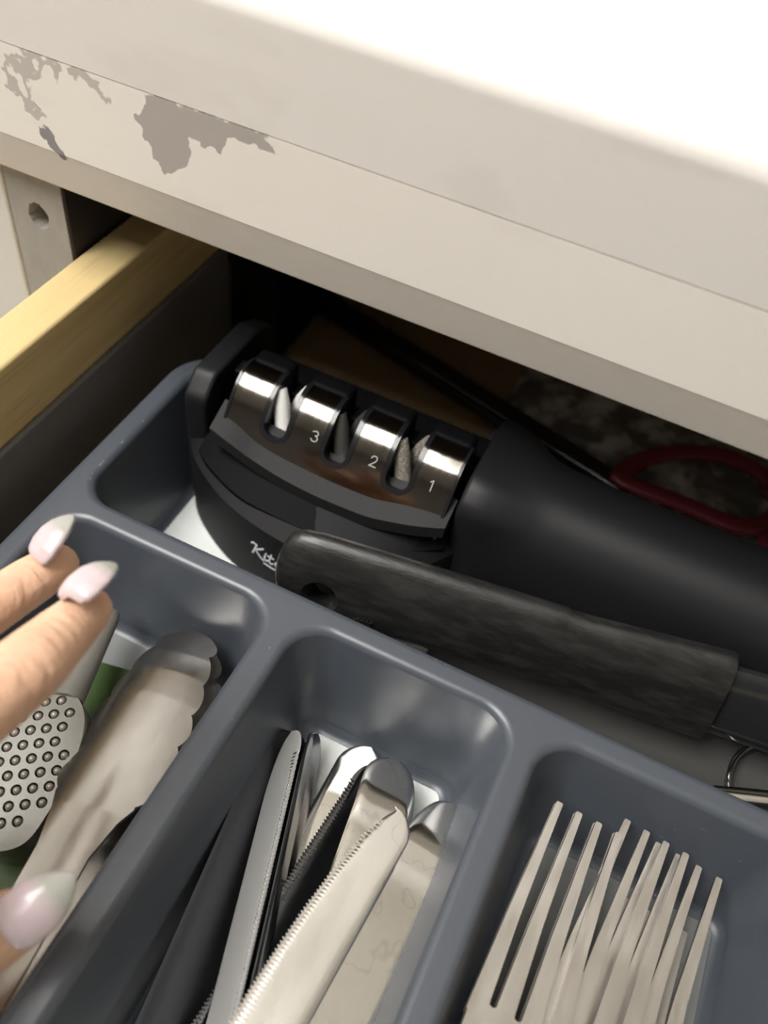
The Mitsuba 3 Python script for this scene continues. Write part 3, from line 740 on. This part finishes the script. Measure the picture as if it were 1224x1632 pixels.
put('garlic_press__body', extrude_warp(plate.difference(plate.buffer(-.0022)), .0150, None, lambda v: dome(v - A(0, 0, .0168))), 'cast_metal', 40)
pk = None
for s in spots[:120]:
    c = loft([np.c_[rr * np.cos(np.arange(12) / 6 * math.pi), rr * np.sin(np.arange(12) / 6 * math.pi), np.full(12, z)] for rr, z in ((.00128, -.008), (.00122, -.0003), (.00092, .0006), (.0003, .0009))])
    c.vertices = dome(np.array(c.vertices) + A(s[0], s[1], -.0005))
    pk = put('garlic_press__peg', c, 'peg_metal', 50)
label('garlic_press__peg', 'dark metal peg in a hole')
H0, H1 = A(*(-0.13227, -0.04302, 0.02850)), A(*(-0.14257, -0.00879, 0.02300))
hd = H1 - H0
put('garlic_press__handle', tube([H0 - hd * .06, H0, H0 + hd * .5, H0 + hd * .88, H0 + hd * .97, H1], [.0052, .0052, .0047, .0043, .0036, .0018], 24, squash=.75), 'cast_metal', 50)
label('garlic_press', 'pale grey metal press with rows of pegged holes beneath the fingers', 'garlic press')

# green silicone tool on the floor
G0, G1 = A(*(-0.13730, -0.02064, 0.00750)), A(*(-0.12213, -0.09699, 0.00750))
gd = unit(G1 - G0); fr = frame(G0, gd, (0, 0, 1)); GL = np.linalg.norm(G1 - G0)
gp = sg.Polygon([(0, -.008), (0, .012), (GL * .5, .017), (GL, .014), (GL + .05, .006), (GL + .05, -.006), (GL, -.014), (GL * .5, -.015)]).buffer(-.003).buffer(.003, 8)
put('green_spatula', extrude_warp(gp, .0035, .006, lambda v: fr(v - A(0, 0, .0018))), 'green_plastic', 40)
label('green_spatula', 'flat green plastic utensil under the metal press and tongs', 'spatula')

# ================================================================ the hand
def ball(p, rr, n=24):
    return manifold3d.Manifold.sphere(rr, n).translate([float(x) for x in p])
def chain(pts, rad):
    out = []
    for i in range(len(pts) - 1):
        out.append(manifold3d.Manifold.batch_hull([ball(pts[i], rad[i]), ball(pts[i + 1], rad[i + 1])]))
    return out
I = [A(*p) for p in ((-0.13190, -0.03387, 0.08633), (-0.13345, -0.03938, 0.08686), (-0.13561, -0.05908, 0.09182), (-0.13714, -0.08359, 0.10126), (-0.14805, -0.11030, 0.10473))]
Mi = [A(*p) for p in ((-0.11035, -0.04685, 0.09796), (-0.10950, -0.05519, 0.10151), (-0.10709, -0.06999, 0.10862), (-0.10890, -0.09894, 0.11586), (-0.12947, -0.12482, 0.11065))]
Th = [A(*p) for p in ((-0.08991, -0.10535, 0.06546), (-0.09296, -0.10955, 0.06547), (-0.10046, -0.12317, 0.06814), (-0.11535, -0.13859, 0.07776), (-0.13470, -0.14396, 0.08611))]
Wr = A(*(-0.14616, -0.15348, 0.11006)); Kn = [I[-1], Mi[-1]]
side = unit(Mi[-1] - I[-1])
R4 = [Mi[-1] + side * .016, Mi[-2] + side * .014 + A(-.010, -.010, .004), Mi[-2] + A(.014, .012, -.030) + side * .012, Mi[-3] + A(-.012, -.010, -.012) + side * .010]
R4 = [A(*p) for p in ((-0.12535, -0.13781, 0.10702), (-0.10234, -0.12626, 0.11841), (-0.10674, -0.11673, 0.10103), (-0.11684, -0.11019, 0.08788))]
R5 = [A(*p) for p in ((-0.12328, -0.14897, 0.10276), (-0.10354, -0.14144, 0.11304), (-0.10608, -0.13383, 0.10019), (-0.11340, -0.12837, 0.09072))]
parts = chain(I, [.0055, .0063, .0069, .0080, .0095]) + chain(Mi, [.0056, .0067, .0080, .0087, .0098]) + chain(Th, [.0066, .0080, .0092, .0102, .0125])
parts += chain(R4[::-1], [.0060, .0070, .0080, .0095]) + chain(R5[::-1], [.0052, .0062, .0070, .0090])
palm = [ball(I[-1], .0110), ball(Mi[-1], .0115), ball(R4[0], .0110), ball(R5[0], .0100), ball(Wr, .0190), ball(Wr + side * .020, .0170), ball(Th[-1] * .5 + Wr * .5, .0140)]
parts.append(manifold3d.Manifold.batch_hull(palm))
parts.append(manifold3d.Manifold.batch_hull([ball(Th[-1], .0130), ball(Wr, .0180), ball(I[-1], .0085)]))
fa = Wr + unit(Wr - (I[-1] + Mi[-1]) / 2) * .16
parts.append(manifold3d.Manifold.batch_hull([ball(Wr, .0195), ball(Wr + side * .018, .0180), ball(fa, .030), ball(fa + side * .022, .028)]))
hand = manifold3d.Manifold.batch_boolean(parts, manifold3d.OpType.Add).refine_to_length(.0022)
hmsh = tm(hand); hmsh.merge_vertices()
trimesh.smoothing.filter_taubin(hmsh, lamb=.5, nu=.51, iterations=28)
put('hand', hmsh, 'skin', True)
label('hand', 'hand with long pale almond nails reaching into the drawer from the left', 'hand')
def nail(base, tip, nrm, w, arch, k=1.0):
    base, tip = A(*base), A(*tip); Ln = np.linalg.norm(tip - base); fr = frame(base, tip - base, nrm)
    nu, nv = 40, 17; V, C = [], []
    rings = []
    for i in range(nu):
        u = i / (nu - 1)
        if u < .22: hw = .80 + .20 * math.sin(u / .22 * math.pi / 2) if u > .0 else .8
        else: hw = 1 - .0 * u
        hw = w / 2 * (np.interp(u, [0, .04, .10, .25, .50, .70, .82, .91, .97, 1.0], [.55, .78, .90, 1.0, .97, .80, .60, .40, .22, .06]))
        qs = np.linspace(-1, 1, nv)
        z = arch * (1 - qs ** 2) * (hw / (w / 2)) ** 1.2 + Ln * .075 * math.sin(u * math.pi * .82) - Ln * .02 * u
        t = .00035
        rings.append(np.vstack([np.c_[np.full(nv, u * Ln), qs * hw, z + t], np.c_[np.full(nv, u * Ln), qs * hw * .97, z - t][::-1]]))
        a = np.interp(u, [0, .12, .52, .72, 1], [0, .0, .0, 1, 1]); lun = np.interp(u, [0, .15, .3], [1, .6, 0])
        col = (1 - a) * A(.66, .54, .575) + a * A(.46, .46, .425); col = col * (1 - .5 * lun) + A(.70, .60, .62) * .5 * lun
        C += [col] * (2 * nv)
    m = loft(rings); m.vertices = fr(np.array(m.vertices)); C = np.vstack([C, [C[0]], [C[-1]]])
    return put('hand__fingernail', m, 'nail_gel', True, color=np.array(C) * .86)
def up_normal(p, q, du, dv, dd):
    return A(du, dv, dd)
nail((-0.13388, -0.03826, 0.09244), (-0.13045, -0.02543, 0.09863), (-0.53707, -0.25419, 0.80520), .0128, .0032)
nail((-0.10995, -0.05186, 0.10887), (-0.10823, -0.03736, 0.10638), (-0.47096, -0.21907, 0.85615), .0128, .0034)
nail((-0.08845, -0.11097, 0.07431), (-0.08149, -0.09506, 0.07817), (0.24183, -0.50624, 0.83979), .0128, .0028)
label('hand__fingernail', 'long pale almond fingernail')
